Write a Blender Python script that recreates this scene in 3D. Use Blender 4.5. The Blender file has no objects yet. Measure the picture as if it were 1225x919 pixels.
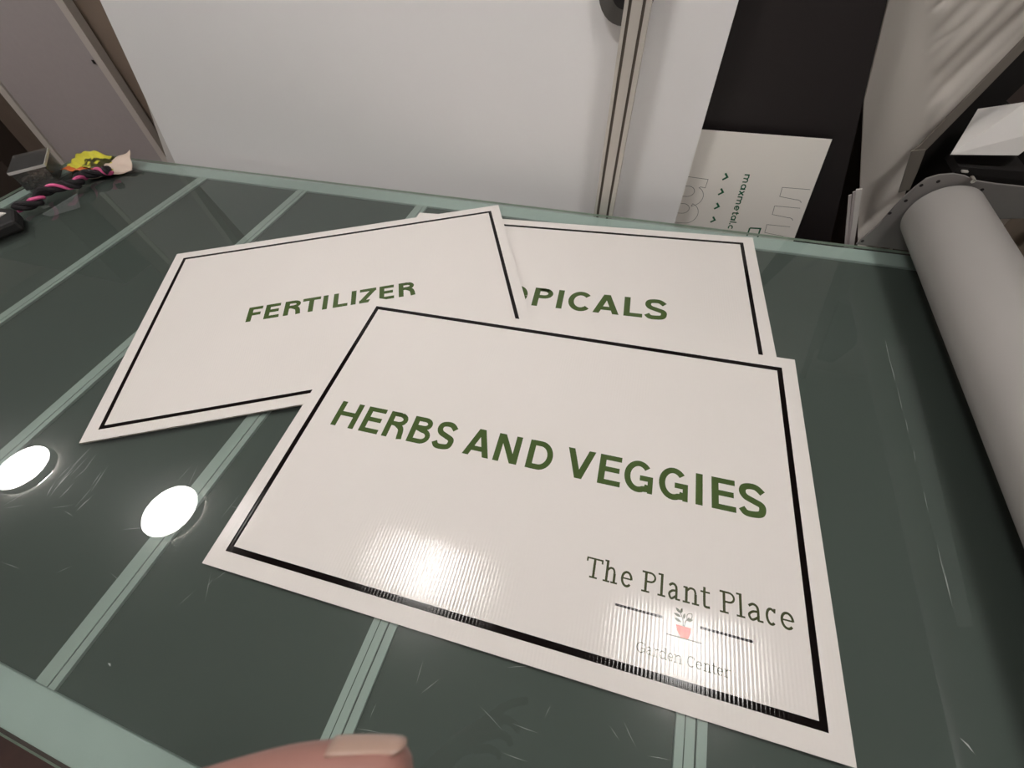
import bpy, bmesh, math, random
from mathutils import Vector, Matrix
random.seed(4)
S = bpy.context.scene
COL = S.collection
PI = math.pi

# ------------------------------------------------------------------ camera
CAM = Vector((0, 0, 0.669347))
R_ = Vector((0.95222209, 0.30060958, -0.0539164))
U_ = Vector((-0.21088195, 0.77487613, 0.59589914))
B_ = Vector((0.22091153, -0.55605833, 0.8012473))
cd = bpy.data.cameras.new('camera')
cam = bpy.data.objects.new('camera', cd); COL.objects.link(cam)
cam.matrix_world = Matrix(((R_.x, U_.x, B_.x, CAM.x), (R_.y, U_.y, B_.y, CAM.y), (R_.z, U_.z, B_.z, CAM.z), (0, 0, 0, 1)))
cd.sensor_width = 36; cd.lens = 496.83 / 1225 * 36; cd.clip_start = 0.01
cd.dof.use_dof = True; cd.dof.focus_distance = 0.85; cd.dof.aperture_fstop = 15
S.camera = cam
# ------------------------------------------------------------------ world, exposure
w = bpy.data.worlds.new('world'); S.world = w; w.use_nodes = True
w.node_tree.nodes['Background'].inputs[0].default_value = (1, .93, .86, 1)
w.node_tree.nodes['Background'].inputs[1].default_value = 0.05
S.view_settings.view_transform = 'Standard'; S.view_settings.look = 'None'
S.view_settings.exposure = 0; S.view_settings.gamma = 1
LAMP = 51.0
LAMPS = [(-4.058, .143), (-2.678, .205), (-.79, .26), (.68, .31)]
CEIL = 2.08
FLOOR = -.85

# ------------------------------------------------------------------ helpers
def srgb(r, g, b):
    f = lambda c: (c / 255 / 12.92) if c / 255 <= .04045 else ((c / 255 + .055) / 1.055) ** 2.4
    return (f(r), f(g), f(b), 1)
def mat(name, col, rough=.5, metal=0, spec=.5, noise=0, nscale=30, bump=0, bscale=200):
    m = bpy.data.materials.new(name); m.use_nodes = True
    nt = m.node_tree; p = nt.nodes['Principled BSDF']
    p.inputs['Base Color'].default_value = col; p.inputs['Roughness'].default_value = rough
    p.inputs['Metallic'].default_value = metal; p.inputs['Specular IOR Level'].default_value = spec
    tc = nt.nodes.new('ShaderNodeTexCoord')
    if noise:
        n = nt.nodes.new('ShaderNodeTexNoise'); n.inputs['Scale'].default_value = nscale; n.inputs['Detail'].default_value = 4
        nt.links.new(tc.outputs['Object'], n.inputs['Vector'])
        mx = nt.nodes.new('ShaderNodeMix'); mx.data_type = 'RGBA'
        mx.inputs[6].default_value = [c * (1 - noise) for c in col[:3]] + [1]
        mx.inputs[7].default_value = [min(1, c * (1 + noise)) for c in col[:3]] + [1]
        nt.links.new(n.outputs['Fac'], mx.inputs[0]); nt.links.new(mx.outputs[2], p.inputs['Base Color'])
    if bump:
        n = nt.nodes.new('ShaderNodeTexNoise'); n.inputs['Scale'].default_value = bscale
        nt.links.new(tc.outputs['Object'], n.inputs['Vector'])
        b = nt.nodes.new('ShaderNodeBump'); b.inputs['Strength'].default_value = bump; b.inputs['Distance'].default_value = .002
        nt.links.new(n.outputs['Fac'], b.inputs['Height']); nt.links.new(b.outputs['Normal'], p.inputs['Normal'])
    return m
RIB = .066
def fluted(name, col, rough=.07):
    """Fluted plastic board skin: fine ribs that run along the sheet's short side."""
    m = bpy.data.materials.new(name); m.use_nodes = True
    nt = m.node_tree; p = nt.nodes['Principled BSDF']
    p.inputs['Base Color'].default_value = col; p.inputs['Roughness'].default_value = rough
    p.inputs['Specular IOR Level'].default_value = .21
    tc = nt.nodes.new('ShaderNodeTexCoord'); sx = nt.nodes.new('ShaderNodeSeparateXYZ')
    nt.links.new(tc.outputs['Object'], sx.inputs[0])
    def mth(op, a_, b_=None):
        q = nt.nodes.new('ShaderNodeMath'); q.operation = op
        for k_, v_ in enumerate((a_, b_)):
            if v_ is None: continue
            if isinstance(v_, (int, float)): q.inputs[k_].default_value = v_
            else: nt.links.new(v_, q.inputs[k_])
        return q.outputs[0]
    si = mth('SINE', mth('MULTIPLY', sx.outputs[0], 2 * PI / .0052))
    sl = mth('MULTIPLY', mth('MULTIPLY', si, mth('ADD', mth('MULTIPLY', mth('MULTIPLY', si, si), .7), .3)), RIB)     # slope of the skin across the ribs
    cb = nt.nodes.new('ShaderNodeCombineXYZ'); cb.inputs[2].default_value = 1
    nt.links.new(sl, cb.inputs[0])
    vt = nt.nodes.new('ShaderNodeVectorTransform'); vt.vector_type = 'NORMAL'; vt.convert_from = 'OBJECT'; vt.convert_to = 'WORLD'
    nt.links.new(cb.outputs[0], vt.inputs[0]); nt.links.new(vt.outputs[0], p.inputs['Normal'])
    return m
class MB:
    def __init__(s): s.v = []; s.f = []; s.mi = []
    def poly(s, pts, mi=0):
        n = len(s.v); s.v += [tuple(p) for p in pts]; s.f.append(tuple(range(n, n + len(pts)))); s.mi.append(mi)
    def box(s, x0, x1, y0, y1, z0, z1, mi=0):
        s.prism([(x0, y0), (x1, y0), (x1, y1), (x0, y1)], z0, z1, mi)
    def prism(s, pts, a, b, mi=0, axis='z'):
        """extrude a polygon; axis z: pts are xy, axis y: pts are xz between y=a and y=b"""
        q = (lambda p, h: (p[0], p[1], h)) if axis == 'z' else (lambda p, h: (p[0], h, p[1]))
        n = len(s.v); k = len(pts)
        s.v += [q(p, a) for p in pts] + [q(p, b) for p in pts]
        s.f.append(tuple(range(n, n + k))[::-1]); s.f.append(tuple(range(n + k, n + 2 * k))); s.mi += [mi, mi]
        for i in range(k):
            j = (i + 1) % k; s.f.append((n + i, n + j, n + k + j, n + k + i)); s.mi.append(mi)
    def tube(s, path, r, seg=10, mi=0):
        rings = []; path = [Vector(p) for p in path]
        rr = r if isinstance(r, (list, tuple)) else [r] * len(path)
        up = Vector((0, 0, 1))
        for i, p in enumerate(path):
            t = (path[min(i + 1, len(path) - 1)] - path[max(i - 1, 0)]).normalized()
            a = t.cross(up)
            if a.length < 1e-3: a = t.cross(Vector((1, 0, 0)))
            a.normalize(); b = t.cross(a).normalized()
            n = len(s.v)
            s.v += [tuple(p + (a * math.cos(2 * PI * k / seg) + b * math.sin(2 * PI * k / seg)) * rr[i]) for k in range(seg)]
            rings.append(n)
        for i in range(len(rings) - 1):
            for k in range(seg):
                j = (k + 1) % seg
                s.f.append((rings[i] + k, rings[i] + j, rings[i + 1] + j, rings[i + 1] + k)); s.mi.append(mi)
        s.f.append(tuple(rings[0] + k for k in range(seg))[::-1]); s.f.append(tuple(rings[-1] + k for k in range(seg))); s.mi += [mi, mi]
    def build(s, name, mats, parent=None, smooth=False, bevel=0, recalc=True, loc=None):
        me = bpy.data.meshes.new(name); me.from_pydata(s.v, [], s.f)
        for m in (mats if isinstance(mats, (list, tuple)) else [mats]): me.materials.append(m)
        for p, i in zip(me.polygons, s.mi): p.material_index = i
        if recalc:
            bm = bmesh.new(); bm.from_mesh(me); bmesh.ops.recalc_face_normals(bm, faces=bm.faces); bm.to_mesh(me); bm.free()
        if smooth:
            me.polygons.foreach_set('use_smooth', [True] * len(me.polygons)); me.set_sharp_from_angle(angle=math.radians(40))
        o = bpy.data.objects.new(name, me); COL.objects.link(o); o.parent = parent
        if loc is not None: o.location = loc
        if bevel:
            b = o.modifiers.new('bevel', 'BEVEL'); b.width = bevel; b.segments = 2; b.limit_method = 'ANGLE'
        return o
def tag(o, label=None, cat=None, group=None, kind=None):
    if label: o['label'] = label
    if cat: o['category'] = cat
    if group: o['group'] = group
    if kind: o['kind'] = kind
    return o
def empty(name, loc, label, cat, group=None, rz=0):
    o = bpy.data.objects.new(name, None); COL.objects.link(o); o.location = loc; o.rotation_euler = (0, 0, rz)
    o.empty_display_size = .05
    return tag(o, label, cat, group)
def PL(x, z, y0, y1):
    """move a measured point of the plane y=y0 to the parallel plane y=y1 further off"""
    k = y1 / y0; return (x * k, CAM.z - (CAM.z - z) * k)

# ------------------------------------------------------------------ materials
M = {}
M['floor'] = mat('dark_floor', srgb(66, 44, 38), .6, noise=.5, nscale=14)
M['ceiling'] = mat('ceiling_paint', srgb(232, 230, 226), .9)
M['wall'] = mat('wall_paint', srgb(196, 186, 176), .9, noise=.12, nscale=2)
M['alu'] = mat('aluminium', srgb(206, 206, 202), .55, metal=.0, noise=.04)
M['alu_b'] = mat('frame_aluminium', srgb(218, 219, 217), .6, noise=.05)
M['alu_dark'] = mat('slot_shadow_metal', srgb(84, 80, 76), .6)
M['post'] = mat('post_aluminium', srgb(206, 200, 192), .42, metal=.35)
M['postd'] = mat('post_groove', srgb(104, 96, 88), .6)
M['tray'] = mat('tray', srgb(90, 92, 88), .8, noise=.08, nscale=3)
M['board'] = mat('white_board', srgb(240, 238, 238), .55, noise=.02, nscale=2)
M['board2'] = mat('white_board_edge', srgb(205, 200, 196), .5)
M['black'] = mat('black_board', srgb(30, 24, 25), .55)
M['sheet'] = mat('printed_sheet', srgb(246, 241, 234), .5)
M['ink_green'] = mat('green_ink', srgb(16, 92, 60), .6)
M['ink_line'] = mat('outline_ink', srgb(96, 90, 84), .6)
M['partition'] = mat('grey_partition', srgb(168, 159, 158), .7, noise=.05, nscale=40)
M['stile'] = mat('partition_edge', srgb(196, 188, 180), .6)
M['roller'] = mat('rubber_roller', srgb(164, 160, 156), .5, noise=.04, nscale=6)
M['plate'] = mat('machine_plate', srgb(128, 124, 122), .45, metal=.3)
M['drape'] = mat('white_vinyl', srgb(205, 198, 190), .55)
M['void'] = mat('bracket_and_void', srgb(22, 19, 18), .7)
M['bracket'] = mat('grey_bracket', srgb(112, 106, 98), .5)
M['wheel'] = mat('dark_grey_rubber', srgb(78, 75, 72), .5)
M['cover'] = mat('white_metal_cover', srgb(220, 216, 212), .4)
M['card'] = mat('cardboard', srgb(150, 132, 112), .85, noise=.1)
M['lens_rim'] = mat('lamp_rim', srgb(120, 120, 116), .5)
M['sign_white'] = fluted('sign_plastic', srgb(227, 221, 216))
M['sign_edge'] = mat('sign_edge_plastic', srgb(205, 200, 192), .5)
M['sign_black'] = fluted('sign_black_print', srgb(14, 9, 9))
M['sign_green'] = fluted('sign_green_print', srgb(74, 92, 52))
M['sign_olive'] = fluted('sign_olive_print', srgb(68, 72, 48))
M['sign_red'] = fluted('sign_red_print', srgb(222, 88, 66))
M['skin'] = mat('skin', srgb(146, 104, 94), .5, noise=.08, nscale=60)
M['nail'] = mat('nail', srgb(164, 136, 122), .35)
M['cord_black'] = mat('black_cord', srgb(24, 18, 22), .8)
M['cord_pink'] = mat('pink_cord', srgb(226, 96, 150), .6)
M['yellow'] = mat('yellow_foil', srgb(226, 220, 70), .3, noise=.25, nscale=30)
_m = M['yellow'].node_tree; _n = _m.nodes.new('ShaderNodeTexNoise'); _n.inputs['Scale'].default_value = 16
_tc = _m.nodes.new('ShaderNodeTexCoord'); _m.links.new(_tc.outputs['Object'], _n.inputs['Vector'])
_rp = _m.nodes.new('ShaderNodeValToRGB'); _rp.color_ramp.elements[0].position = .58; _rp.color_ramp.elements[1].position = .62
_m.links.new(_n.outputs['Fac'], _rp.inputs[0]); _mx = _m.nodes.new('ShaderNodeMix'); _mx.data_type = 'RGBA'
_m.links.new(_rp.outputs[0], _mx.inputs[0]); _mx.inputs[6].default_value = srgb(222, 214, 72); _mx.inputs[7].default_value = srgb(58, 58, 22)
_m.links.new(_mx.outputs[2], _m.nodes['Principled BSDF'].inputs['Base Color'])
M['orange'] = mat('orange_print', srgb(214, 110, 50), .5)
M['paper'] = mat('crumpled_paper', srgb(216, 196, 180), .7, noise=.08)
M['pouch'] = mat('black_pouch', srgb(20, 18, 18), .7, noise=.4, nscale=40)
M['label_w'] = mat('white_label', srgb(232, 226, 218), .5)
M['bits'] = mat('dark_bits', srgb(104, 88, 76), .4, noise=.9, nscale=120)
def emission(name, col, st):
    m = bpy.data.materials.new(name); m.use_nodes = True; nt = m.node_tree
    p = nt.nodes['Principled BSDF']; p.inputs['Base Color'].default_value = (.9, .9, .9, 1)
    p.inputs['Emission Color'].default_value = col; p.inputs['Emission Strength'].default_value = st
    return m
M['lens'] = emission('lamp_lens', (1, .968, .942, 1), LAMP)
M['spill'] = emission('added_halo_glow', (1, .95, .90, 1), 320)
def thin_glass(name, tint, rough=0, haze=.02, hazecol=(.5, .62, .56, 1), halo=0):
    m = bpy.data.materials.new(name); m.use_nodes = True; nt = m.node_tree
    nt.nodes.remove(nt.nodes['Principled BSDF']); out = nt.nodes['Material Output']
    tr = nt.nodes.new('ShaderNodeBsdfTransparent'); tr.inputs[0].default_value = tint
    df = nt.nodes.new('ShaderNodeBsdfDiffuse'); df.inputs[0].default_value = hazecol
    m1 = nt.nodes.new('ShaderNodeMixShader'); m1.inputs[0].default_value = haze
    nt.links.new(tr.outputs[0], m1.inputs[1]); nt.links.new(df.outputs[0], m1.inputs[2])
    gl = nt.nodes.new('ShaderNodeBsdfGlossy'); gl.inputs['Roughness'].default_value = rough
    fr = nt.nodes.new('ShaderNodeFresnel'); fr.inputs['IOR'].default_value = 1.5
    m2 = nt.nodes.new('ShaderNodeMixShader'); nt.links.new(fr.outputs[0], m2.inputs[0])
    nt.links.new(m1.outputs[0], m2.inputs[1]); last = gl
    if halo:
        g2 = nt.nodes.new('ShaderNodeBsdfGlossy'); g2.inputs['Roughness'].default_value = .22
        m3 = nt.nodes.new('ShaderNodeMixShader'); m3.inputs[0].default_value = halo
        nt.links.new(gl.outputs[0], m3.inputs[1]); nt.links.new(g2.outputs[0], m3.inputs[2]); last = m3
    nt.links.new(last.outputs[0], m2.inputs[2]); nt.links.new(m2.outputs[0], out.inputs[0])
    return m
M['glass'] = thin_glass('table_glass', (.70, .79, .755, 1), 0, .05, hazecol=(.5, .56, .52, 1), halo=.10)
M['glass_under'] = bpy.data.materials.new('glass_underside'); M['glass_under'].use_nodes = True
_nt = M['glass_under'].node_tree; _nt.nodes.remove(_nt.nodes['Principled BSDF'])
_t = _nt.nodes.new('ShaderNodeBsdfTransparent'); _nt.links.new(_t.outputs[0], _nt.nodes['Material Output'].inputs[0])
M['glass_edge'] = mat('glass_edge', srgb(178, 184, 168), .25, noise=.25, nscale=60)
M['clear'] = thin_glass('clear_plastic', (.95, .95, .94, 1), .15, .07, (.8, .8, .78, 1))
M['clearrim'] = thin_glass('clear_plastic_rim', (.8, .8, .78, 1), .2, .75, (.85, .83, .8, 1))
M['tape'] = thin_glass('clear_tape', (.97, .98, .975, 1), .12, .024, (.8, .85, .82, 1))
M['sheen'] = thin_glass('pale_reflection', (.95, .97, .96, 1), .1, .15, (.7, .78, .74, 1))
M['scratch'] = thin_glass('scratch', (1, 1, 1, 1), .4, .45, (.85, .88, .85, 1))

# ------------------------------------------------------------------ room
b = MB(); b.box(-6.5, 4.2, -3, 2.75, FLOOR - .05, FLOOR); tag(b.build('floor', M['floor']), kind='structure')
b = MB(); b.box(-6.5, 4.2, -3, 2.75, CEIL, CEIL + .05); tag(b.build('ceiling', M['ceiling']), kind='structure')
b = MB(); b.box(-6.5, 4.2, 2.7, 2.8, FLOOR, CEIL); tag(b.build('wall_back', M['wall']), kind='structure')
b = MB(); b.box(-6.6, -6.5, -3, 2.75, FLOOR, CEIL); tag(b.build('wall_left', M['wall']), kind='structure')
b = MB(); b.box(4.2, 4.3, -3, 2.75, FLOOR, CEIL); tag(b.build('wall_right', M['wall']), kind='structure')
b = MB(); b.box(-6.5, 4.2, -3.1, -3, FLOOR, CEIL); tag(b.build('wall_front', M['wall']), kind='structure')

# ------------------------------------------------------------------ ceiling lamps
LL = ['round white ceiling lamp furthest left, mirrored at the left edge of the glass',
      'round white ceiling lamp mirrored in the glass left of the sign with the logo',
      'round white ceiling lamp whose glare lies left of the logo on the front sign',
      'round white ceiling lamp whose glare lies over the plant pot logo on the front sign']
def disc(mb, r, z0, z1, n=48, mi=0):
    mb.prism([(r * math.cos(2 * PI * k / n), r * math.sin(2 * PI * k / n)) for k in range(n)], z0, z1, mi)
for i, (x, y) in enumerate(LAMPS):
    e = empty('ceiling_lamp', (x, y, CEIL), LL[i], 'lamp', 'round ceiling lamps in a row')
    a = MB(); disc(a, .165, -.018, 0); a.build('halo_emitter', M['spill'], e)  # emitter added behind the rim to give the halo on the ceiling
    a = MB(); disc(a, .188, -.078, -.018); a.build('rim', M['lens_rim'], e)
    a = MB(); disc(a, .178, -.082, -.078); a.build('lens', M['lens'], e)

# ------------------------------------------------------------------ glass-topped work table
T = empty('work_table', (-.6, .42, FLOOR), 'long green glass topped work table on an aluminium frame under the signs', 'table')
TL = Vector((-.6, .42, FLOOR)); off = (.6, -.42, -FLOOR)   # parts are modelled in world metres
GX0, GX1, GY0, GY1 = -2.13, .98, -.254, 1.100
b = MB(); b.box(GX0, GX1, GY0, GY1, -.006, 0)
b.mi = [1, 0, 2, 2, 2, 2]
b.build('glass_top', [M['glass'], M['glass_under'], M['glass_edge']], T, recalc=True, loc=off)
def bar(x0, x1, y0, y1, name='frame_bar', m='alu_b', z0=-.07):
    a = MB(); a.box(x0, x1, y0, y1, z0, -.0065); return a.build(name, M[m], T, loc=off, bevel=.002)
bar(GX0 + .005, GX1 - .005, GY0 + .003, -.2, z0=-.09); bar(GX0 + .005, GX1 - .005, 1.045, GY1 - .004, z0=-.09)
bar(GX0 + .005, GX0 + .055, -.199, 1.044, z0=-.09); bar(GX1 - .055, GX1 - .005, -.199, 1.044, z0=-.09)
for x in (-1.504, -1.090, -.6565, -.234, .1874):
    a = MB(); h = .0185; sx = .0055
    a.box(x - h, x + sx - .0012, -.199, 1.044, -.012, -.0066)
    a.box(x + sx + .0012, x + h, -.199, 1.044, -.012, -.0066)
    a.box(x + sx - .0012, x + sx + .0012, -.199, 1.044, -.012, -.0095, 1)
    a.box(x - h * .45, x - h * .38, -.199, 1.044, -.0066, -.00655, 1) if x > -.3 else None
    a.build('support_beam', [M['alu'], M['alu_dark']], T, loc=off)
a = MB(); a.box(GX0 + .05, GX1 - .05, -.2, 1.045, -.022, -.0125); a.build('tray', M['tray'], T, loc=off)
for x, y in ((-2.09, -.22), (.94, -.22), (-2.09, 1.06), (.94, 1.06)):
    a = MB(); a.box(x - .03, x + .03, y - .03, y + .03, FLOOR, -.09); a.build('leg', M['alu_b'], T, loc=off, bevel=.003)
# scratches, tape, chip
a = MB()
def scr(x0, y0, x1, y1, wd=.0009):
    d = Vector((x1 - x0, y1 - y0, 0)); n = Vector((-d.y, d.x, 0)).normalized() * wd / 2
    p0, p1 = Vector((x0, y0, .0002)), Vector((x1, y1, .0002)); mid = (p0 + p1) / 2 + n * random.uniform(-2, 2)
    a.poly([p0, mid - n, p1, mid + n])
for k in range(16):
    x = random.uniform(-.93, -.83); y = random.uniform(.0, .06); L = random.uniform(.02, .06); an = random.gauss(1.75, .15)
    scr(x, y, x + L * math.cos(an), y + L * math.sin(an), random.uniform(.0006, .0014))
for k in range(40):
    x = random.uniform(-1.0, -.45); y = random.uniform(-.1, .3); L = random.uniform(.01, .05); an = random.uniform(0, PI)
    scr(x, y, x + L * math.cos(an), y + L * math.sin(an), .0005)
for k in range(26):
    x = random.uniform(-.25, .3); y = random.uniform(-.13, .02); L = random.uniform(.01, .04); an = random.gauss(.2, .7)
    scr(x, y, x + L * math.cos(an), y + L * math.sin(an), .0005)
for k in range(14):
    y = random.uniform(.25, .74); x = .512 + (y - .24) * .014; scr(x, y, x + .002, y + random.uniform(.02, .08), .0006)
scr(-.586, -.150, -.578, -.152, .0022); scr(.482, .108, .494, .096, .002)
o = a.build('scratches', M['scratch'], T, loc=off, recalc=False); tag(o, 'fine pale scratches and a chip in the glass', kind='stuff')
o = (lambda q: (q.poly([(.512, .236, .00015), (.532, .242, .00015), (.559, .768, .00015), (.519, .753, .00015)]), q)[1])(MB()).build('tape_strip', M['tape'], T, loc=off, recalc=False)
tag(o, 'long faint strip of clear tape')
# dark strokes under the far left of the glass imitate mirrored lettering
def arc(cx, cy, rx, ry, a0, a1, n=12):
    return [(cx + rx * math.cos(math.radians(a0 + (a1 - a0) * i / n)), cy + ry * math.sin(math.radians(a0 + (a1 - a0) * i / n))) for i in range(n + 1)]

# ------------------------------------------------------------------ stroke lettering
def diag(mb, p, q, wd, z):
    # slanted bar whose ends are cut level
    d = Vector((q[0] - p[0], q[1] - p[1])); h = wd / 2 * d.length / max(1e-6, abs(d.y))
    mb.poly([(p[0] - h, p[1], z), (p[0] + h, p[1], z), (q[0] + h, q[1], z), (q[0] - h, q[1], z)])
def stroke(mb, pts, wd, z, mi=0, closed=False):
    P = [Vector(p).to_2d() if len(p) == 3 else Vector(p) for p in pts]
    Q = [P[0]]
    for p in P[1:]:
        if (p - Q[-1]).length > 1e-7: Q.append(p)
    P = Q; n = len(P); Lf = []; Rt = []
    for i in range(n):
        if closed: a_, c_ = P[i - 1], P[(i + 1) % n]
        else: a_, c_ = P[max(i - 1, 0)], P[min(i + 1, n - 1)]
        d1 = (P[i] - a_); d2 = (c_ - P[i])
        if d1.length < 1e-9: d1 = d2
        if d2.length < 1e-9: d2 = d1
        d1.normalize(); d2.normalize()
        n1 = Vector((-d1.y, d1.x)); n2 = Vector((-d2.y, d2.x)); m = n1 + n2
        if m.length < 1e-6: m = n1
        m.normalize(); k = wd / 2 / max(.35, m.dot(n1))
        Lf.append(P[i] + m * k); Rt.append(P[i] - m * k)
    rng = range(n) if closed else range(n - 1)
    for i in rng:
        j = (i + 1) % n
        mb.poly([(Rt[i].x, Rt[i].y, z), (Rt[j].x, Rt[j].y, z), (Lf[j].x, Lf[j].y, z), (Lf[i].x, Lf[i].y, z)], mi)
def smoothp(pts, n=6):
    """Catmull-Rom through points"""
    P = [Vector(p) for p in pts]; out = []
    for i in range(len(P) - 1):
        p0 = P[max(i - 1, 0)]; p1 = P[i]; p2 = P[i + 1]; p3 = P[min(i + 2, len(P) - 1)]
        for k in range(n):
            t = k / n
            out.append(.5 * ((2 * p1) + (p2 - p0) * t + (2 * p0 - 5 * p1 + 4 * p2 - p3) * t * t + (3 * p1 - p0 - 3 * p2 + p3) * t ** 3))
    out.append(P[-1]); return [tuple(p) for p in out]
def sans(ch, W, w):
    """bold grotesque capitals, cap height 1, width W, stem w; list of (path, width)"""
    a = w / 2; h = w * .86; c = h / 2
    V = lambda x, y0=0, y1=1: ([(x, y0), (x, y1)], w)
    H = lambda y, x0, x1: ([(x0, y), (x1, y)], h)
    if ch == 'H': return [V(a), V(W - a), H(.52, a, W - a)]
    if ch == 'E': return [V(a), H(c, a, W), H(1 - c, a, W * .98), H(.52, a, W * .92)]
    if ch == 'F': return [V(a), H(1 - c, a, W), H(.5, a, W * .92)]
    if ch == 'L': return [V(a), H(c, a, W)]
    if ch == 'I': return [V(W / 2)]
    if ch == 'T': return [V(W / 2), H(1 - c, 0, W)]
    if ch == 'P': return [V(a), ([(a, 1 - c), (W * .55, 1 - c)] + arc(W - a - .25, .715, .25, .285 - c, 90, -90) + [(a, .43 + c)], h)]
    if ch == 'R': return [V(a), ([(a, 1 - c), (W * .5, 1 - c)] + arc(W * .94 - a - .24, .73, .24, .27 - c, 90, -90) + [(a, .46 + c)], h),
                          (smoothp([(W * .45, .46 + c), (W * .72, .42), (W * .80, .28), (W * .83, .12), (W - a * 1.05, 0)]), w * .95)]
    if ch == 'B': return [V(a), ([(a, 1 - c)] + arc(W * .92 - a - .2, .755, .2, .245 - c, 90, -90) + [(a, .51 + c)], h),
                          ([(a, .51 + c)] + arc(W - a - .24, .29, .24, .29 - c, 90, -90) + [(a, c)], h)]
    if ch == 'D': return [V(a), ([(a, 1 - c), (W * .42, 1 - c)] + arc(W * .46, .5, W * .54 - a, .5 - c, 90, -90, 18) + [(a, c)], w * .93)]
    if ch == 'O': return [(arc(W / 2, .5, W / 2 - a, .515 - c, 0, 360, 32), w * .95)]
    if ch == 'C': return [(arc(W / 2, .5, W / 2 - a, .515 - c, 42, 318, 28), w * .95)]
    if ch == 'G': return [(arc(W / 2, .5, W / 2 - a, .515 - c, 40, 296, 26) + [(W * .80, .125), (W - w * .7, .26)], w * .92), H(.46, W * .55, W), ([(W - a * .75, 0), (W - a * .75, .5)], w * .75)]
    if ch == 'A': return [([(a * 1.1, 0), (W / 2 - .005, 1)], -w), ([(W - a * 1.1, 0), (W / 2 + .005, 1)], -w), H(.27, W * .25, W * .75)]
    if ch == 'V': return [([(a * 1.1, 1), (W / 2 - .005, 0)], -w), ([(W - a * 1.1, 1), (W / 2 + .005, 0)], -w)]
    if ch == 'N': return [V(a), V(W - a), ([(a * 1.25, 1), (W - a * 1.25, 0)], -w)]
    if ch == 'Z': return [H(1 - c, 0, W), H(c, 0, W), ([(W - a * 1.1, 1 - h * .6), (a * 1.1, h * .6)], w)]
    if ch == 'S': return [(smoothp([(W - a * .7, .76), (W * .70, .90), (W * .47, 1 - c + .015), (W * .22, .87), (a + .01, .72), (W * .26, .575),
                                    (W * .55, .48), (W * .82, .39), (W - a, .26), (W * .78, .12), (W * .5, c - .015), (W * .24, .09), (a * .7, .22)], 5), w * .95)]
    return []
def put_sans(mb, ch, x0, x1, base, cap, w, z):
    for i, (path, wd) in enumerate(sans(ch, (x1 - x0) / cap, w)):
        P2 = [(x0 + p[0] * cap, base + p[1] * cap) for p in path]
        if wd < 0: diag(mb, P2[0], P2[1], -wd * cap, z + i * .000008)
        else: stroke(mb, P2, wd * cap, z + i * .000008)
def serif(ch, W):
    """light slab serif book face, cap height 1"""
    w = .125; t = .075; a = w / 2; X = .76; st = .085
    V = lambda x, y0, y1: ([(x, y0), (x, y1)], w)
    B = lambda x, s=.17: ([(x - s, st / 2), (x + s, st / 2)], st)
    F = lambda x, y, s=.15: ([(x - s, y - st / 2), (x + a, y - st / 2)], st)
    if ch == 'T': return [V(W / 2, 0, 1), ([(0, 1 - st / 2), (W, 1 - st / 2)], st), ([(st / 2, 1), (st / 2 - .01, .78)], st), ([(W - st / 2, 1), (W - st / 2 + .01, .78)], st), B(W / 2, .2)]
    if ch == 'P': return [V(.2, 0, 1), B(.2, .2), ([(0, 1 - st / 2), (W * .5, 1 - st / 2)] + arc(W - .06 - .24, .74, .24, .26 - st / 2, 90, -90) + [(.2, .48 + st / 2)], .095)]
    if ch == 'h' or ch == 'n':
        r = [V(.19, 0, 1.07 if ch == 'h' else X), B(.19), F(.19, 1.07 if ch == 'h' else X), V(W - .19, 0, .5), B(W - .19),
             (smoothp([(.19, .55), (W * .42, .70), (W * .58, .72), (W - .24, .66), (W - .19, .5)]), .1)]
        return r
    if ch == 'l': return [V(W / 2, 0, 1.07), B(W / 2, W / 2), F(W / 2, 1.07, W / 2)]
    if ch == 'e': return [(arc(W / 2, X / 2, W / 2 - a, X / 2 - .045, 0, 318, 26), .115), ([(a, .40), (W - a, .40)], .075)]
    if ch == 'c': return [(arc(W / 2, X / 2, W / 2 - a, X / 2 - .045, 48, 312, 24), .115), ([(W - .07, .76), (W - .09, .56)], .09)]
    if ch == 'a': return [(smoothp([(.06, .62), (W * .35, .73), (W * .58, .68), (W * .68, .52), (W * .68, .04)]), .115),
                          (smoothp([(W * .68, .43), (W * .35, .40), (.07, .25), (.12, .08), (W * .35, .045), (W * .68, .2)]), .105), ([(W * .62, .045), (W, .045)], st)]
    if ch == 't': return [(smoothp([(W * .42, .95), (W * .42, .2), (W * .55, .06), (W, .06)]), .115), ([(0, X - .04), (W, X - .04)], st)]
    if ch == 'G': return [(arc(W / 2, .5, W / 2 - .06, .5 - .04, 50, 330, 26), .1), ([(W * .55, .44), (W, .44)], st), ([(W - .08, 0.05), (W - .08, .44)], .1), ([(W - .09, .98), (W - .09, .72)], .08)]
    if ch == 'C': return [(arc(W / 2, .5, W / 2 - .06, .5 - .04, 48, 312, 26), .1), ([(W - .06, .98), (W - .06, .7)], .08)]
    if ch == 'r': return [V(.19, 0, X), B(.19), F(.19, X), (smoothp([(.19, .5), (W * .6, .7), (W, .7)]), .1)]
    if ch == 'd': return [V(W - .19, 0, 1.07), F(W - .19, 1.07), ([(W - .19, st / 2), (W, st / 2)], st),
                          (arc(W * .42, X / 2, W * .42 - a, X / 2 - .045, 30, 330, 22), .105)]
    return []
def put_serif(mb, ch, x0, x1, base, cap, z, k=1.0):
    for i, (path, wd) in enumerate(serif(ch, (x1 - x0) / cap)):
        stroke(mb, [(x0 + p[0] * cap, base + p[1] * cap) for p in path], wd * cap * k, z + i * .000008)

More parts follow.
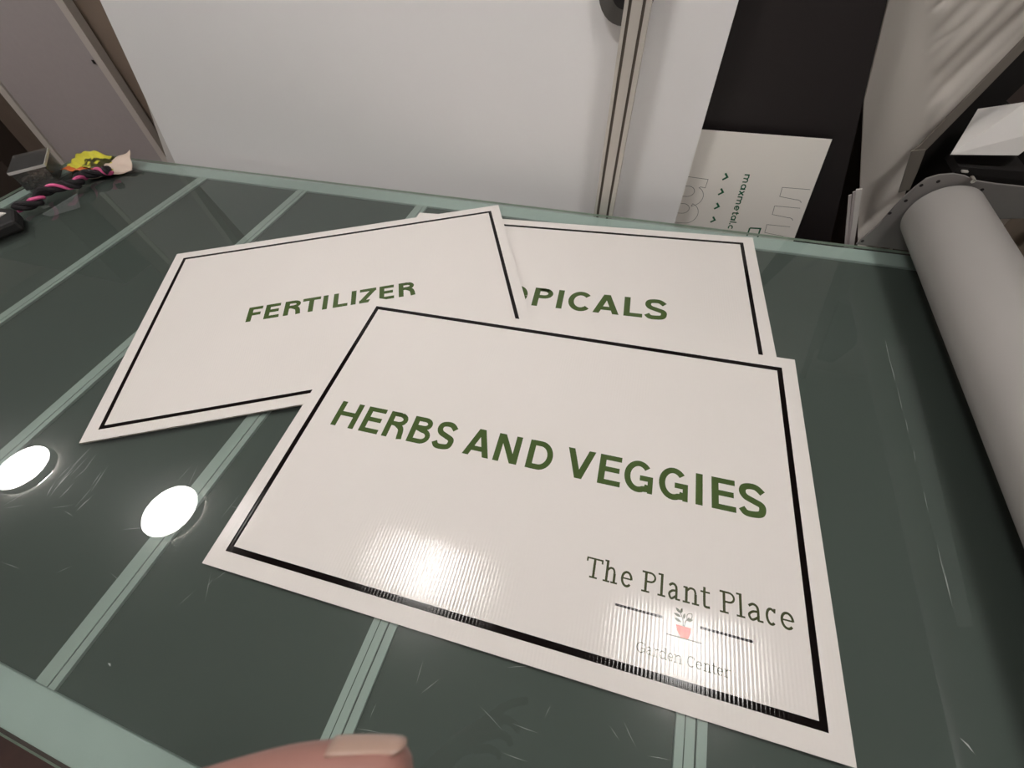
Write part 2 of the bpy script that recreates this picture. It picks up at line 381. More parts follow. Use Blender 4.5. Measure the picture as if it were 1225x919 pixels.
a = MB()     # reflected lettering imitated by dark strokes under the far left glass
for pts in ([(-1.869, .965), (-1.835, .945), (-1.79, .93), (-1.775, .955)],
            arc(-1.765, .955, .028, .018, 0, 360, 14), [(-1.735, .985), (-1.70, .955), (-1.665, .93)], [(-1.70, .985), (-1.685, .955)],
            [(-1.655, .935), (-1.61, .945)], [(-1.675, .985), (-1.635, .975)], [(-1.66, .96), (-1.62, .96)], [(-1.60, .985), (-1.575, .945), (-1.545, .935)]):
    stroke(a, pts, .006, -.0122)
tag(a.build('reflected_marks', M['alu_dark'], T, loc=off, recalc=False), 'faint dark strokes imitating lettering reflected in the glass', kind='stuff')
# ------------------------------------------------------------------ the three signs
SW, SH, ST = .9144, .6096, .004
HERBS = [('H', -.3808, -.3335), ('E', -.3223, -.2836), ('R', -.2747, -.2335), ('B', -.2250, -.1830), ('S', -.1765, -.1375), ('A', -.1164, -.0672),
         ('N', -.0600, -.0168), ('D', -.0017, .0427), ('V', .0655, .1140), ('E', .1218, .1590), ('G', .1638, .2108), ('G', .2197, .2659),
         ('I', .2780, .2883), ('E', .3021, .3385), ('S', .3428, .3827)]
FERT = [('F', -.1991, -.1655), ('E', -.1579, -.1223), ('R', -.1122, -.0708), ('T', -.0695, -.0265), ('I', -.0202, -.0085), ('L', .0050, .0400),
        ('I', .0480, .0598), ('Z', .0680, .1080), ('E', .1161, .1520), ('R', .1630, .2040)]
TROP = [('T', -.2480, -.1990), ('R', -.1880, -.1400), ('O', -.1310, -.0725), ('P', -.0583, -.0125), ('I', -.0020, .0125), ('C', .0239, .0812), ('A', .0820, .1412),
        ('L', .1510, .1919), ('S', .1965, .2451)]
def make_sign(qx, qy, qa, letters, base, cap, label, tilt, bt, wrd=.205):
    """tilt: (z at left/near underside, rise in u, rise in v)"""
    e = empty('plastic_sign', (0, 0, 0), label, 'sign', 'signs fanned out on the glass')
    z0, ru, rv = tilt
    X = Vector((math.cos(qa), math.sin(qa), ru / SW)).normalized()
    Y = Vector((-math.sin(qa), math.cos(qa), rv / SH)).normalized()
    Z = X.cross(Y).normalized(); Y = Z.cross(X)
    o = Vector((qx, qy, z0 + ST + (ru + rv) / 2))
    e.matrix_world = Matrix(((X.x, Y.x, Z.x, o.x), (X.y, Y.y, Z.y, o.y), (X.z, Y.z, Z.z, o.z), (0, 0, 0, 1)))
    a = MB(); a.box(-SW / 2, SW / 2, -SH / 2, SH / 2, -.0006, 0); a.build('face_sheet', M['sign_white'], e)
    a = MB(); a.box(-SW / 2, SW / 2, -SH / 2, SH / 2, -ST, -.0034); a.build('back_sheet', M['sign_edge'], e)
    a = MB(); n = 151
    for i in range(n):     # the flute walls between the two skins, open at the near and far ends
        x = -SW / 2 + .0003 + (SW - .0006) * i / (n - 1); a.box(x - .0003, x + .0003, -SH / 2, SH / 2, -.0034, -.0006)
    tag(a.build('flute_walls', M['sign_edge'], e), kind='stuff')
    # border
    a = MB(); m = .0253; x, y = SW / 2 - m, SH / 2 - m; z = .00005
    o4 = [(-x, -y), (x, -y), (x, y), (-x, y)]; i4 = [(-x + bt, -y + bt), (x - bt, -y + bt), (x - bt, y - bt), (-x + bt, y - bt)]
    for i in range(4):
        j = (i + 1) % 4; a.poly([(*o4[i], z), (*o4[j], z), (*i4[j], z), (*i4[i], z)])
    a.build('border_line', M['sign_black'], e, recalc=False)
    a = MB()
    for ch, x0, x1 in letters: put_sans(a, ch, x0, x1, base, cap, wrd, .00005)
    a.build('lettering', M['sign_green'], e, recalc=False)
    return e
trop = make_sign(-.153942, .727512, .089217, TROP, -.0325, .0628, 'rear white sign reading tropicals, lying beneath the other two', (.0003, 0, 0), .0085, .215)
fert = make_sign(-.68192, .586501, .477321, FERT, -.0312, .0505, 'white sign reading fertilizer, left and tilted across the rear sign', (.0005, .0075, 0), .0085, .235)
herb = make_sign(-.107092, .324464, .04769, HERBS, -.0316, .0540, 'front white sign reading herbs and veggies with a plant pot logo', (.0005, 0, .0165), .0092, .2)
a = MB(); Zp = .00005
for ch, x0, x1 in [('T', .1249, .1490), ('h', .1504, .1722), ('e', .1761, .1928), ('P', .2056, .2257), ('l', .2281, .2389), ('a', .2421, .2590), ('n', .2618, .2850),
                   ('t', .2860, .2987), ('P', .3116, .3321), ('l', .3334, .3443), ('a', .3476, .3674), ('c', .3704, .3845), ('e', .3890, .4066)]:
    put_serif(a, ch, x0, x1, -.1785, .0285, Zp)
a.build('logo_title', M['sign_olive'], herb, recalc=False); a = MB()
for ch, x0, x1 in [('G', .2053, .2171), ('a', .2183, .2262), ('r', .2272, .2338), ('d', .2346, .2448), ('e', .2455, .2525), ('n', .2532, .2644), ('C', .2698, .2797),
                   ('e', .2809, .2886), ('n', .2900, .3000), ('t', .3003, .3063), ('e', .3070, .3142), ('r', .3150, .3233)]:
    put_serif(a, ch, x0, x1, -.2535, .0125, Zp, .85)
a.build('logo_subtitle', M['sign_olive'], herb, recalc=False)
a = MB(); stroke(a, [(.2429, -.2230), (.2875, -.2230)], .0011, Zp); a.build('logo_underline', M['sign_olive'], herb, recalc=False)
for xa, xb in ((.172, .2368), (.286, .3531)):
    a = MB(); stroke(a, [(xa, -.2044), (xb, -.2044)], .0032, Zp); a.build('logo_rule', M['sign_black'], herb, recalc=False)
a = MB(); a.poly([(.2612, -.2228, Zp), (.2705, -.2228, Zp), (.2738, -.2150, Zp), (.2746, -.2085, Zp), (.2548, -.2085, Zp), (.2560, -.2150, Zp)])
a.build('logo_pot', M['sign_red'], herb, recalc=False)
a = MB()
stroke(a, smoothp([(.2640, -.2085), (.2632, -.2000), (.2600, -.1935)]), .0010, Zp)
stroke(a, smoothp([(.2655, -.2085), (.2670, -.2020), (.2715, -.1960)]), .0010, Zp)
def leaf(cx, cy, L, wd, an, fill=True):
    an = math.radians(an); pts = []
    for k in range(13):
        t = k / 12; s = math.sin(PI * t) * wd / 2; pts.append((L * (t - .5), s))
    pts += [(p[0], -p[1]) for p in pts[-2:0:-1]]
    q = [(cx + p[0] * math.cos(an) - p[1] * math.sin(an), cy + p[0] * math.sin(an) + p[1] * math.cos(an)) for p in pts]
    if fill: a.poly([(x, y, Zp) for x, y in q])
    else: stroke(a, q, .0009, Zp, closed=True)
leaf(.2570, -.1905, .009, .0035, 140); leaf(.2562, -.1965, .010, .0034, 165); leaf(.2568, -.2025, .010, .0034, 160); leaf(.2612, -.1900, .008, .0032, 75)
leaf(.2720, -.1945, .010, .0065, 50, False); leaf(.2722, -.1990, .009, .0040, 15); leaf(.2650, -.1960, .008, .0030, 80)
a.build('logo_leaves', M['sign_olive'], herb, recalc=False)

# ------------------------------------------------------------------ boards standing behind the table
BY = 1.16
b = MB(); zt, zb = 1.35, -.8
b.prism([(-1.758 + .316 * zb, zb), (.084, zb), (.084, zt), (-1.758 + .316 * zt, zt)], BY, BY + .005, axis='y')
tag(b.build('white_board', M['board']), 'large blank white board standing upright behind the far side of the glass table', 'board')
b = MB(); b.prism([(-1.709 - .49 * .995, -.8), (-1.2, -.8), (-1.2, .24), (-1.704, .205)], BY + .012, BY + .016, axis='y')
tag(b.build('white_offcut', M['board2']), 'thin white offcut peeking out past the lower left corner of the big white board', 'board')
# aluminium post with two grooves
e = empty('slotted_post', (0, 1.12, FLOOR), 'slotted silver aluminium post rising in front of the white board', 'post')
def leanx(x, z): return x - .030 * (.45 - z)
def pstrip(x0, x1, y0, y1, name, m):
    a = MB(); a.prism([(leanx(x0, -.85), 0), (leanx(x1, -.85), 0), (leanx(x1, 1.3), 2.15), (leanx(x0, 1.3), 2.15)], y0 - 1.12, y1 - 1.12, axis='y')
    return a.build(name, M[m], e)
x0 = -.1285
for wa, nm, mm, dy in ((.0075, 'face_strip', 'post', 0), (.0070, 'groove', 'postd', .005), (.0205, 'face_strip', 'post', 0), (.0065, 'groove', 'postd', .005), (.0105, 'face_strip', 'post', .001)):
    pstrip(x0, x0 + wa, 1.106 + dy, 1.136, nm, mm); x0 += wa
e = empty('clamp_wheel', (-.130, 1.146, .462), 'dark round clamp wheel behind the top of the slotted post', 'knob')
a = MB(); n = 32
a.prism([(.057 * math.cos(2 * PI * k / n), .057 * math.sin(2 * PI * k / n)) for k in range(n)], -.008, .004, axis='y'); a.build('wheel', M['wheel'], e, bevel=.002)
a = MB(); a.prism([(.030 * math.cos(2 * PI * k / n), .030 * math.sin(2 * PI * k / n)) for k in range(n)], -.009, -.0085, axis='y'); a.build('hub', M['void'], e)
# black board and printed sheet to the right
BK = 1.22; q = lambda x, z: PL(x, z, 1.16, BK)
b = MB(); A1, A2 = q(.333, .445), q(.482, -.036); dx = (A1[0] - A2[0]) / (A1[1] - A2[1])
b.prism([(.02, -.8), (A2[0] - dx * (A2[1] + .8) * .4, -.8), A2, (A1[0] + dx * (1.3 - A1[1]), 1.3), (.02, 1.3)], BK, BK + .005, axis='y')
tag(b.build('black_board', M['black']), 'tall matte black board leaning behind the white board and the printed sheet', 'board')
SHY = 1.20; q = lambda x, z: PL(x, z, 1.16, SHY)
e = empty('printed_sheet', (0, SHY, -.3), 'off-white printed sheet with green chevrons, in front of the black board', 'sheet')
sh = lambda x, z: (q(x, z)[0], q(x, z)[1] + .3)
a = MB(); a.prism([sh(.055, .212), sh(.055, -.25), sh(.425, -.25), sh(.3965, -.039), sh(.3625, .211)][::-1], 0, .001, axis='y'); a.build('sheet_face', M['sheet'], e)
class PM(MB):     # poly collector whose xy becomes xz on the sheet, text turned a quarter clockwise
    pass
def on_sheet(mb, name, m):
    mb.v = [(sh(x, z)[0], -.0004 - y2 * .2, sh(x, z)[1]) for x, z, y2 in mb.v]; return mb.build(name, M[m], e, recalc=False)
# u runs down the sheet (-z), v runs right (+x)
def sansl(ch, W):
    w = .2; a_ = w / 2; X = 1
    V = lambda x, y0=0, y1=1: ([(x, y0), (x, y1)], w)
    if ch == 'm': return [V(a_), (arc(W * .30, .66, W * .30 - a_ + W * 0 , .25, 180, 0, 8)[:] + [(W * .5 + .0, 0)], w * .9), (arc(W * .74, .66, W * .26 - a_, .25, 180, 0, 8) + [(W - a_, 0)], w * .9)]
    if ch == 'a': return [V(W - a_), (arc(W * .47, .5, W * .47 - a_, .41, 0, 360, 20), w * .9)]
    if ch == 'x': return [([(a_, 0), (W - a_, 1)], w), ([(a_, 1), (W - a_, 0)], w)]
    if ch == 'e': return [(arc(W / 2, .5, W / 2 - a_, .41, 0, 315, 20), w * .9), ([(a_, .5), (W - a_, .5)], w * .8)]
    if ch == 't': return [(smoothp([(W * .45, 1.3), (W * .45, .25), (W * .6, .1), (W, .1)]), w), ([(0, .93), (W, .93)], w * .8)]
    if ch == 'l': return [V(W / 2, 0, 1.45)]
    if ch == '.': return [([(W / 2, 0), (W / 2, .25)], .25)]
    if ch == 'c': return [(arc(W / 2, .5, W / 2 - a_, .41, 48, 312, 18), w * .9)]
    if ch == 'o': return [(arc(W / 2, .5, W / 2 - a_, .41, 0, 360, 18), w * .9)]
    return []
def skx(x, z): return x + (.118 - z) * .07   # the print runs down with a slight slant
g = MB(); u = 0; xh = .0118
for ch, adv in (('m', 1.6), ('a', 1.1), ('x', 1.0), ('m', 1.6), ('e', 1.1), ('t', .72), ('a', 1.1), ('l', .34), ('.', .4), ('c', 1.05)):
    for i, (path, wd) in enumerate(sansl(ch, adv * .9)):
        stroke(g, [(.1185 - (u + p[0]) * xh * 1.24, .2145 + p[1] * xh) for p in path], wd * xh * 1.35, i * .00005)
    u += adv * 1.06
g.v = [(skx(y, x), x, z) for x, y, z in g.v]; on_sheet(g, 'web_lettering', 'ink_green')
for k in range(4):
    g = MB()
    zc = .1075 - k * .0395; xc = .1705 + k * .0026
    stroke(g, [(xc - .001, zc + .0088), (xc + .0068, zc - .0005), (xc - .0028, zc - .0082)], .0044, 0); on_sheet(g, 'chevron', 'ink_green')
g = MB(); stroke(g, [(.279, -.0225), (.305, -.0205), (.309, -.055)], .0040, 0); stroke(g, [(.279, -.0225), (.281, -.055)], .0040, 0)
on_sheet(g, 'letter_outline', 'ink_green')
g = MB()
stroke(g, [(.070, .0995), (.134, .0968), (.134, .0745), (.122, .0755)] + arc(.106, .048, .0300, .028, 65, -75, 10) + arc(.108, -.001, .0290, .030, 75, -90, 10) + [(.07, -.033)], .0010, 0)
stroke(g, [(.07, .0745), (.088, .074)] + arc(.092, .0605, .0185, .0145, 80, -80, 10) + [(.070, .045)], .0010, .00002)
stroke(g, [(.07, .026), (.088, .0255)] + arc(.092, .0115, .0185, .0145, 80, -80, 10) + [(.070, -.004)], .0010, .00004)
on_sheet(g, 'big_letter_outline', 'ink_line')
for zc in (.095, .046, -.007):
    g = MB(); x0 = .310 + (.095 - zc) * .055
    stroke(g, [(.372, zc + .001), (x0, zc), (x0 + .004, zc - .0235), (x0 + .044, zc - .0275)] + arc(x0 + .044, zc - .036, .014, .009, 90, 15, 5), .0010, 0); on_sheet(g, 'big_letter_outline', 'ink_line')

# ------------------------------------------------------------------ grey partitions at the left
PY = 1.6
e = empty('grey_partition', (-2.9, PY, FLOOR), 'tall grey panel with pale edge strip left of the white board', 'partition')
def rel(pts): return [(x + 2.9, z - FLOOR) for x, z in pts]
Lx = lambda z: -3.296 + .14 * (z - .04); Rx = lambda z: -2.4845 + .058 * (z - .345)
a = MB(); a.prism(rel([(Lx(-.85), -.85), (Rx(-.85), -.85), (Rx(1.3), 1.3), (Lx(1.3), 1.3)]), 0, .03, axis='y'); a.build('panel', M['partition'], e)
a = MB(); a.prism(rel([(Rx(-.85), -.85), (Rx(-.85) + .046, -.85), (Rx(1.3) + .046, 1.3), (Rx(1.3), 1.3)]), -.004, .034, axis='y'); a.build('edge_strip', M['stile'], e)
a = MB(); a.prism([(-.008 + .39, .98), (.008 + .39, .98), (.008 + .39, .995), (-.008 + .39, .995)], -.0045, -.004, axis='y'); a.build('screw_hole', M['void'], e)
e = empty('grey_partition', (-3.6, PY, FLOOR), 'grey panel at the far left edge, shadow painted brown, behind the clear plastic box', 'partition')
rel2 = lambda pts: [(x + 3.6, z - FLOOR) for x, z in pts]
a = MB(); a.prism(rel2([(Lx(-.85) - .072, -.85), (Lx(-.85) - .014, -.85), (Lx(1.3) - .014, 1.3), (Lx(1.3) - .072, 1.3)]), -.004, .034, axis='y'); a.build('edge_strip', M['stile'], e)
a = MB(); a.prism(rel2([(Lx(-.85) - .30, -.85), (Lx(-.85) - .0725, -.85), (Lx(1.3) - .0725, 1.3), (Lx(1.3) - .30, 1.3)]), .01, .03, axis='y'); a.build('panel', mat('shade_panel', srgb(92, 78, 68), .8, noise=.2, nscale=8), e)  # brown infill holds the far left shadow in its colour
b = MB(); b.box(-5.2, -3.75, 1.5, 1.9, FLOOR, 1.3)  # dark block added to fill the shadowed area at the far left
tag(b.build('shadow_block', mat('dark_brown', srgb(52, 40, 32), .8)), 'dark brown block added for the shadow at the far left', 'backdrop')

b = MB(); b.prism([(-2.46, -.85), (-1.2, -.85), (-1.2, 1.2), (-2.46, 1.2)], 1.640, 1.655, axis='y')  # backing added close behind the gap, coloured like the shaded wall
tag(b.build('shade_panel', mat('shaded_wall_tone', srgb(128, 112, 98), .8, noise=.25, nscale=3)), 'brown backing added for the shaded wall in the narrow gap left of the white board', 'panel')
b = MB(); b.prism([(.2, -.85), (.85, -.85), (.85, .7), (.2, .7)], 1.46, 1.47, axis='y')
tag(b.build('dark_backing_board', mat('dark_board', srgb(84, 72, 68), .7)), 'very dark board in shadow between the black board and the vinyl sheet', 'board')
# ------------------------------------------------------------------ big roller and its end plates
e = empty('press_roller', (.626, .4, 0), 'long pale grey rubber roller running along the right side of the table', 'roller')
a = MB(); a.tube([(0, -.72, .101), (0, .692, .101), (0, .697, .101)], [.0675, .0675, .065], seg=64)
a.build('roller_sleeve', M['roller'], e, smooth=True)
a = MB(); a.tube([(0, -.728, .101), (0, .702, .101)], .015, 16); a.build('axle', M['post'], e, smooth=True)
def plate(yc, label, grp):
    e = empty('end_plate', (.6, yc, 0), label, 'plate', grp)
    pts = [(.515, .001), (.532, .060), (.536, .095), (.541, .125), (.548, .150), (.557, .170), (.574, .180), (.596, .1845), (.618, .1825), (.640, .1745), (.68, .172), (.76, .170), (.92, .165), (.92, .100), (.775, .106), (.74, .10), (.72, .001)]
    a = MB(); a.prism([(x - .6, z) for x, z in pts][::-1], 0, .006, axis='y'); a.build('plate_body', M['plate'], e, bevel=.0012)
    for x, z in ((.5365, .088), (.549, .120), (.556, .156), (.580, .167), (.664, .158), (.5225, .012)):
        a = MB(); a.prism([(x - .6 + .0034 * math.cos(k * PI / 6), z + .0034 * math.sin(k * PI / 6)) for k in range(12)], -.0006, 0, axis='y'); a.build('bolt_hole', M['void'], e)
    return e
plate(1.103, 'grey curved end plate with bolt holes behind the far end of the roller', None)
plate(-.335, 'grey end plate carrying the near end of the roller, beside the table corner', None)
b = MB(); b.tube([(.628, 1.1, .1815), (.628, 1.085, .1815)], .0045, 8)
tag(b.build('hex_bolt', mat('bright_steel', (.9, .88, .85, 1), .15, metal=1)), 'shiny bolt head glinting on top of the curved end plate', 'bolt')

# ------------------------------------------------------------------ white vinyl, brackets and covers behind the roller
def patch(fn, nu, nv, name, m, parent=None, thick=.0015):
    a = MB(); n = 0
    a.v = [tuple(fn(i / nu, j / nv)) for j in range(nv + 1) for i in range(nu + 1)]
    for j in range(nv):
        for i in range(nu):
            k = j * (nu + 1) + i; a.f.append((k, k + 1, k + nu + 2, k + nu + 1)); a.mi.append(0)
    o = a.build(name, M[m], parent, smooth=False)
    for p in o.data.polygons: p.use_smooth = True
    s = o.modifiers.new('solid', 'SOLIDIFY'); s.thickness = thick
    return o
DY = 1.34; dq = lambda x, z: (x, z)
L0, L1, L2 = (.331, .593), (.441, .230), (.628, -.144)
e = empty('vinyl_sheet', (.5, DY, -.2), 'pale grey hanging vinyl sheet, flat at left and creased at right, above the end plate', 'sheet')
def pw(pts, z):
    for (x0, z0), (x1, z1) in zip(pts, pts[1:]):
        if z <= z1: break
    return x0 + (x1 - x0) * (z - z0) / (z1 - z0)
LFT = [L2, L1, L0, (.25, .95)]; RGT = [(.720, -.144), (.650, .03), (.618, .130), (.638, .235), (.664, .350), (.79, .95)]; CRS = [(.60, .05), (.613, .138), (.443, .41), (.31, .95)]
def drape_fn(u, v):
    z = -.144 + 1.094 * v; xl, xr, xc = pw(LFT, z), pw(RGT, z), pw(CRS, z)
    x = xl + (xr - xl) * u; k = max(0, min(1, (x - xc) / .05)); k = k * k * (3 - 2 * k)
    f = .0035 * math.sin((x * .9 - z * .55) * 55) + .005 * math.sin((x * .8 - z * .7) * 27 + 1.1) + .0018 * math.sin(x * 170 - z * 60)
    f += .008 * math.exp(-((x - .475 - (z - .40) * .8) / .008) ** 2) * math.exp(-((z - .42) / .04) ** 2)
    f += .005 * math.exp(-((x - .505 - (z - .33) * .8) / .006) ** 2) * math.exp(-((z - .34) / .03) ** 2)
    return Vector((x - .5, (f - .004) * k + .003 * math.sin(u * 5 + v * 4) - .0, z + .2))
patch(drape_fn, 70, 150, 'sheet', 'drape', e)
e = empty('bracket_and_void', (.6, 1.28, 0), 'slanted bracket arm with the dark void filled in black between the vinyl sheet and the white metal cover', 'bracket')
def bpart(pts, y, name, m, th=.004):
    a = MB(); a.prism([(PL(x, z, 1.28, y)[0] - .6, PL(x, z, 1.28, y)[1]) for x, z in pts], y - 1.28, y - 1.28 + th, axis='y'); return a.build(name, M[m], e)
bpart([(.577, .148), (.586, .162), (.634, .365), (.72, .70), (.74, .70), (.648, .352), (.603, .150)], 1.28, 'arm_edge', 'bracket', .008)
bpart([(.577, .150), (.603, .156), (.619, .100), (.628, .060), (.610, .050)], 1.276, 'foot', 'bracket', .004)
bpart([(.598, .155), (.612, .02), (.90, .02), (.90, .15), (.682, .262), (.705, .36), (.80, .60), (.78, .70), (.728, .70), (.644, .36)], 1.40, 'void_sheet', 'void', .02)  # black sheet painted in for the dark void behind the arm edge
# white cover
e = empty('metal_cover', (.72, 1.27, .15), 'white folded sheet metal cover at the right edge above the end plate', 'cover')
cv = lambda x, z, y: (PL(x, z, 1.3, 1.3 + y)[0] - .72, 1.3 + y - 1.27, PL(x, z, 1.3, 1.3 + y)[1] - .15)
a = MB()
A_, B_c, C_, D_ = cv(.667, .141, -.05), cv(.794, .150, -.05), cv(.724 + .03, .262, .06), cv(.654, .238, .06)
E_ = cv(.727, .253, .0)
a.poly([A_, E_, D_]); a.poly([A_, B_c, (B_c[0] + .03, B_c[1] + .02, B_c[2] + .05), E_]); a.poly([D_, E_, (B_c[0] + .03, B_c[1] + .02, B_c[2] + .05), C_])
o = a.build('cover_shell', M['cover'], e, recalc=False); sm = o.modifiers.new('s', 'SOLIDIFY'); sm.thickness = .002
a = MB(); a.box(-.045, .09, -.02, .06, -.03, -.013); a.build('slot_block', M['void'], e)
a = MB(); a.box(-.036, -.024, -.028, -.02, -.022, -.019); a.build('latch_tip', M['post'], e)
# cardboard and clutter beyond the end plate
b = MB(); b.tube([(.62, 1.55, .06), (.98, 1.75, .07)], .06, 24)
tag(b.build('cardboard_tube', M['card'], smooth=True), 'brown cardboard tube lying behind the curved end plate', 'tube')
b = MB(); b.prism([(.84, 1.14), (1.00, 1.12), (1.05, 1.24), (.86, 1.26)], FLOOR, .115)
tag(b.build('cardboard_box', mat('pale_card', srgb(128, 114, 100), .85, noise=.15), bevel=.004), 'pale cardboard box standing behind the end plate under the white cover', 'box')
b = MB()
for k, (xx, yy) in enumerate(((1.04, .95), (1.12, .78), (1.06, .62))):
    b.prism([(xx, yy), (xx + .16, yy - .03), (xx + .2, yy + .12), (xx + .05, yy + .15)], FLOOR, -.02 - .03 * k)
tag(b.build('scrap_bin', mat('grey_brown_bin', srgb(96, 86, 78), .8, noise=.3, nscale=12)), 'grey brown scrap bin standing on the floor beyond the right side of the table', 'bin')
# small stack of sheet edges at the table's far right corner
for k, (xb, xt, wd, zt) in enumerate(((.501, .4455, .005, .110), (.508, .4520, .004, .116), (.514, .4575, .0105, .120))):
    b = MB(); sl = (xb - xt) / (zt + .015)
    b.prism([(xb + sl * .15, -.165), (xb + wd + sl * .15, -.165), (xt + wd, zt), (xt, zt - .003)], 1.125 + k * .006, 1.129 + k * .006, axis='y')
    tag(b.build('sheet_offcut', M['partition'] if k < 2 else M['board2']),
        ['leftmost of the narrow upright offcuts between black board and end plate', 'middle one of the narrow upright offcuts beside the end plate', 'widest narrow white offcut nearest the curved end plate'][k], 'offcut', 'upright offcuts behind the far right corner')

# ------------------------------------------------------------------ clutter on the far left corner of the table
e = empty('plastic_box', (-2.095, .905, 0), 'clear plastic box of small dark parts on the far left corner', 'box', rz=math.radians(-42))
bx, by, bh = .072, .050, .062
a = MB()
for (x0, x1, y0, y1) in ((-bx, bx, -by, -by + .003), (-bx, bx, by - .003, by), (-bx, -bx + .003, -by, by), (bx - .003, bx, -by, by)): a.box(x0, x1, y0, y1, .001, bh)
a.box(-bx, bx, -by, by, .001, .004); a.build('tub', M['clear'], e)
a = MB()
for (x0, x1, y0, y1) in ((-bx - .004, bx + .004, -by - .004, -by + .003), (-bx - .004, bx + .004, by - .003, by + .004), (-bx - .004, -bx + .003, -by, by), (bx - .003, bx + .004, -by, by)): a.box(x0, x1, y0, y1, bh - .006, bh + .002)
a.build('rim', M['clearrim'], e)
a = MB(); a.box(-bx - .002, bx + .002, -by - .002, by + .002, bh + .0025, bh + .0045); a.build('lid', M['clear'], e)
a = MB()
for k in range(90):
    x, y = random.uniform(-bx + .015, bx - .015), random.uniform(-by + .012, by - .012); z = random.uniform(.006, .030); r = random.uniform(.004, .009)
    an = random.uniform(0, PI); d = Vector((math.cos(an) * r * 1.4, math.sin(an) * r * 1.4, random.uniform(-.3, .3) * r))
    a.tube([Vector((x, y, z)) - d, Vector((x, y, z)) + d], r * .5, 6)
tag(a.build('small_parts', M['bits'], e), kind='stuff')
# braided cord
e = empty('braided_cord', (-1.95, .85, 0), 'black and pink braided cord lying in front of the plastic box', 'cord')
path = smoothp([(-1.93, .700), (-1.895, .745), (-1.935, .795), (-1.90, .845), (-1.865, .870), (-1.895, .915), (-1.85, .955), (-1.825, .965)], 10)
for s_, (ph, m, rr, hh) in enumerate(((0, 'cord_black', .0085, .0085), (2.1, 'cord_black', .0085, .0085), (4.2, 'cord_pink', .0055, .0105))):
    a = MB(); pts = []
    for i, p in enumerate(path):
        t = i * .38 + ph
        d = Vector(path[min(i + 1, len(path) - 1)]) - Vector(path[max(i - 1, 0)]); nrm = Vector((-d.y, d.x)).normalized()
        pts.append((p[0] + nrm.x * hh * math.cos(t) + 1.95, p[1] + nrm.y * hh * math.cos(t) - .85, .0245 + hh * .95 * math.sin(t)))
    a.tube(pts, rr, 8); o = a.build('strand', M[m], e, smooth=True)
    if m == 'cord_pink': o['label'] = 'pink strand'
# yellow packet
e = empty('crumpled_packet', (-2.0, 1.05, 0), 'crumpled yellow and orange snack packet with pale paper end', 'packet')
def quadsurf(p00, p10, p11, p01, zf):
    def f(u, v):
        x = (p00[0] * (1 - u) + p10[0] * u) * (1 - v) + (p01[0] * (1 - u) + p11[0] * u) * v
        y = (p00[1] * (1 - u) + p10[1] * u) * (1 - v) + (p01[1] * (1 - u) + p11[1] * u) * v
        return Vector((x + 2.0, y - 1.05, zf(u, v)))
    return f
patch(quadsurf((-2.05, .965), (-1.845, .985), (-1.86, 1.055), (-2.11, 1.06), lambda u, v: .006 + .022 * math.sin(PI * min(1, u * 1.1)) ** .6 * (.3 + .7 * v) + .006 * math.sin(u * 17 + v * 9) * math.sin(v * 8 + u * 5) + .004), 26, 14, 'yellow_foil', 'yellow', e)
patch(quadsurf((-2.05, .945), (-1.865, .965), (-1.865, .990), (-2.05, .968), lambda u, v: .014 + .004 * math.sin(u * 20)), 20, 3, 'orange_band', 'orange', e)
patch(quadsurf((-1.93, .905), (-1.775, 1.005), (-1.835, 1.08), (-1.96, .985), lambda u, v: .006 + .020 * u * u * v + .014 * v * u + .003 * math.sin(u * 14 + v * 11) + .003), 22, 12, 'paper_end', 'paper', e)
# pouch
e = empty('black_pouch', (-1.97, .58, 0), 'black pouch with a white label at the left edge of the table', 'pouch')
def po(p): return [(x + 1.97, y - .58) for x, y in p]
a = MB(); a.prism(po([(-2.09, .46), (-1.86, .545), (-1.825, .635), (-1.90, .685), (-2.09, .665)]), .001, .036); a.build('pouch_body', M['pouch'], e, bevel=.009)
a = MB(); a.prism(po([(-2.05, .535), (-1.885, .580), (-1.890, .655), (-2.05, .645)]), .0365, .040); a.build('white_label', M['label_w'], e, bevel=.001)
a = MB(); a.prism([(-1.865, .718), (-1.82, .714), (-1.77, .781), (-1.867, .848)], .0002, .0008)  # thin piece put in for a pale reflection on the glass
tag(a.build('pale_reflection', M['sheen']), 'faint pale patch imitating a reflection in the glass beside the braided cord', 'sheen')

# ------------------------------------------------------------------ things on the floor, lower left
b = MB(); b.box(-1.30, -.95, -.42, -.30, FLOOR, FLOOR + .30)
tag(b.build('floor_crate', mat('grey_crate', srgb(120, 112, 116), .7)), 'grey crate on the dark floor below the near left corner of the glass', 'crate')
b = MB(); b.box(-1.62, -1.34, -.36, -.22, FLOOR, FLOOR + .34)
tag(b.build('paper_box', mat('pale_box', srgb(190, 184, 172), .7)), 'pale box on the floor at the left, beneath the near table edge', 'box')

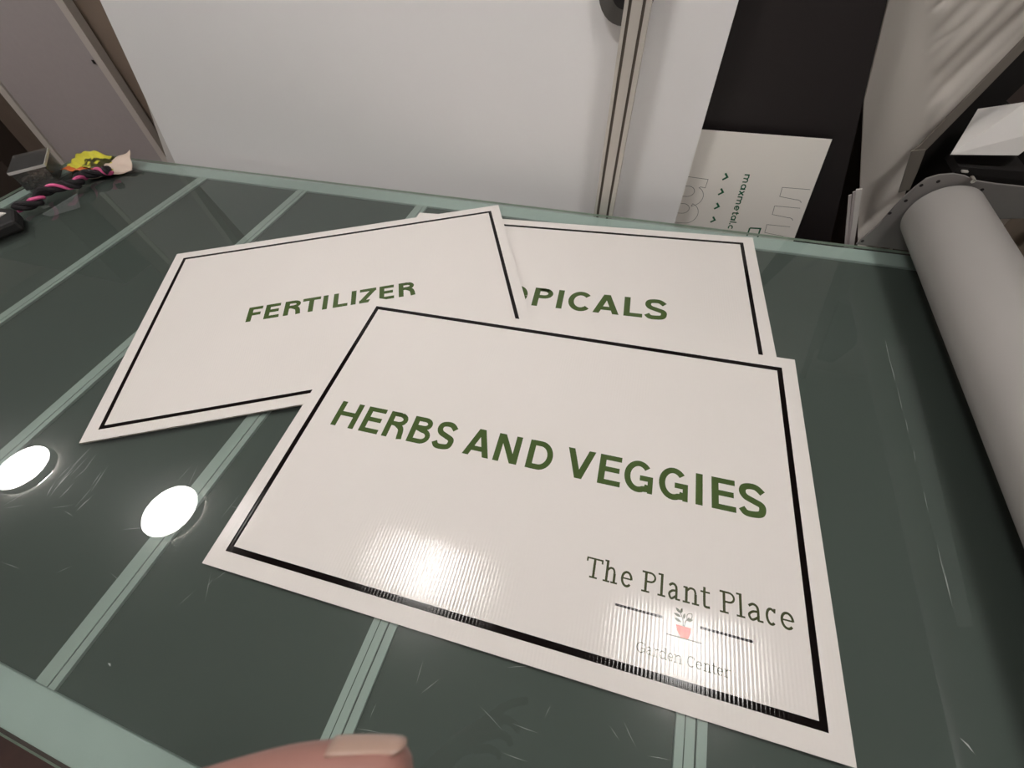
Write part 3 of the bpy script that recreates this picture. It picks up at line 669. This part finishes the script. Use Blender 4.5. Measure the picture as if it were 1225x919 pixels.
# ------------------------------------------------------------------ hand of the person taking the photograph
def c2w(x, y, z): return CAM + R_ * x + U_ * y + B_ * z
def skinned(name, verts, edges, radii, m, parent, sub=2):
    me = bpy.data.meshes.new(name); me.from_pydata([tuple(v) for v in verts], edges, []); me.materials.append(m)
    o = bpy.data.objects.new(name, me); COL.objects.link(o); o.parent = parent
    sk = o.modifiers.new('skin', 'SKIN'); sk.use_smooth_shade = True
    for i, r in enumerate(radii): me.skin_vertices[0].data[i].radius = (r, r)
    me.skin_vertices[0].data[0].use_root = True
    sb = o.modifiers.new('sub', 'SUBSURF'); sb.levels = sub; sb.render_levels = sub
    return o
V = []; Ed = []; Rd = []
def nd(x, y, z, r, p=None):
    V.append(c2w(x, y, z)); Rd.append(r)
    if p is not None: Ed.append((p, len(V) - 1))
    return len(V) - 1
wr = nd(-.200, -.150, -.02, .024)
fa = nd(-.270, -.190, .02, .028, wr)
pm = nd(-.160, -.130, -.04, .024, wr)
def finger(pts, root):
    p = root
    for x, y, z, r in pts: p = nd(x, y, z, r, p)
finger([(-.105, -.105, -.070, .0105), (-.070, -.0905, -.084, .0094), (-.047, -.0850, -.0860, .0090), (-.028, -.0825, -.0855, .0086), (-.0200, -.0822, -.0850, .0072)], pm)
finger([(-.110, -.130, -.075, .0105), (-.072, -.122, -.085, .0090), (-.050, -.124, -.070, .0084), (-.046, -.126, -.050, .0075)], pm)
finger([(-.120, -.150, -.070, .0100), (-.085, -.148, -.080, .0088), (-.064, -.148, -.062, .0080), (-.062, -.148, -.042, .0072)], pm)
finger([(-.132, -.168, -.060, .0090), (-.104, -.170, -.068, .0078), (-.088, -.170, -.052, .0070), (-.086, -.170, -.036, .0062)], pm)
finger([(-.150, -.110, -.015, .0125), (-.115, -.088, -.012, .0108), (-.086, -.075, -.012, .0095), (-.070, -.070, -.014, .0078)], pm)
he = empty('hand', tuple(c2w(-.16, -.13, -.04)), 'blurred fingertip with a pale nail at the bottom edge, close to the camera', 'hand')
o = skinned('skin', [v - he.location for v in V], Ed, Rd, M['skin'], he)
# nail on the index finger, facing up and towards the camera
a = MB(); nu, nv = 8, 8
for j in range(nv + 1):
    for i in range(nu + 1):
        u, v = i / nu, j / nv * 2 - 1
        x = -.0380 + .0160 * u * (1 - .12 * v * v); r = .0087 - .0008 * u * u; an = math.radians(99 + v * 20)
        yc = -.0840 + .0010 * u
        p = c2w(x, yc + r * math.sin(an), -.0857 + r * math.cos(an)); a.v.append(tuple(p - he.location))
for j in range(nv):
    for i in range(nu):
        k = j * (nu + 1) + i; a.f.append((k, k + 1, k + nu + 2, k + nu + 1)); a.mi.append(0)
o = a.build('fingernail', M['nail'], he, smooth=True); sm = o.modifiers.new('s', 'SOLIDIFY'); sm.thickness = .0006; sm.offset = 0
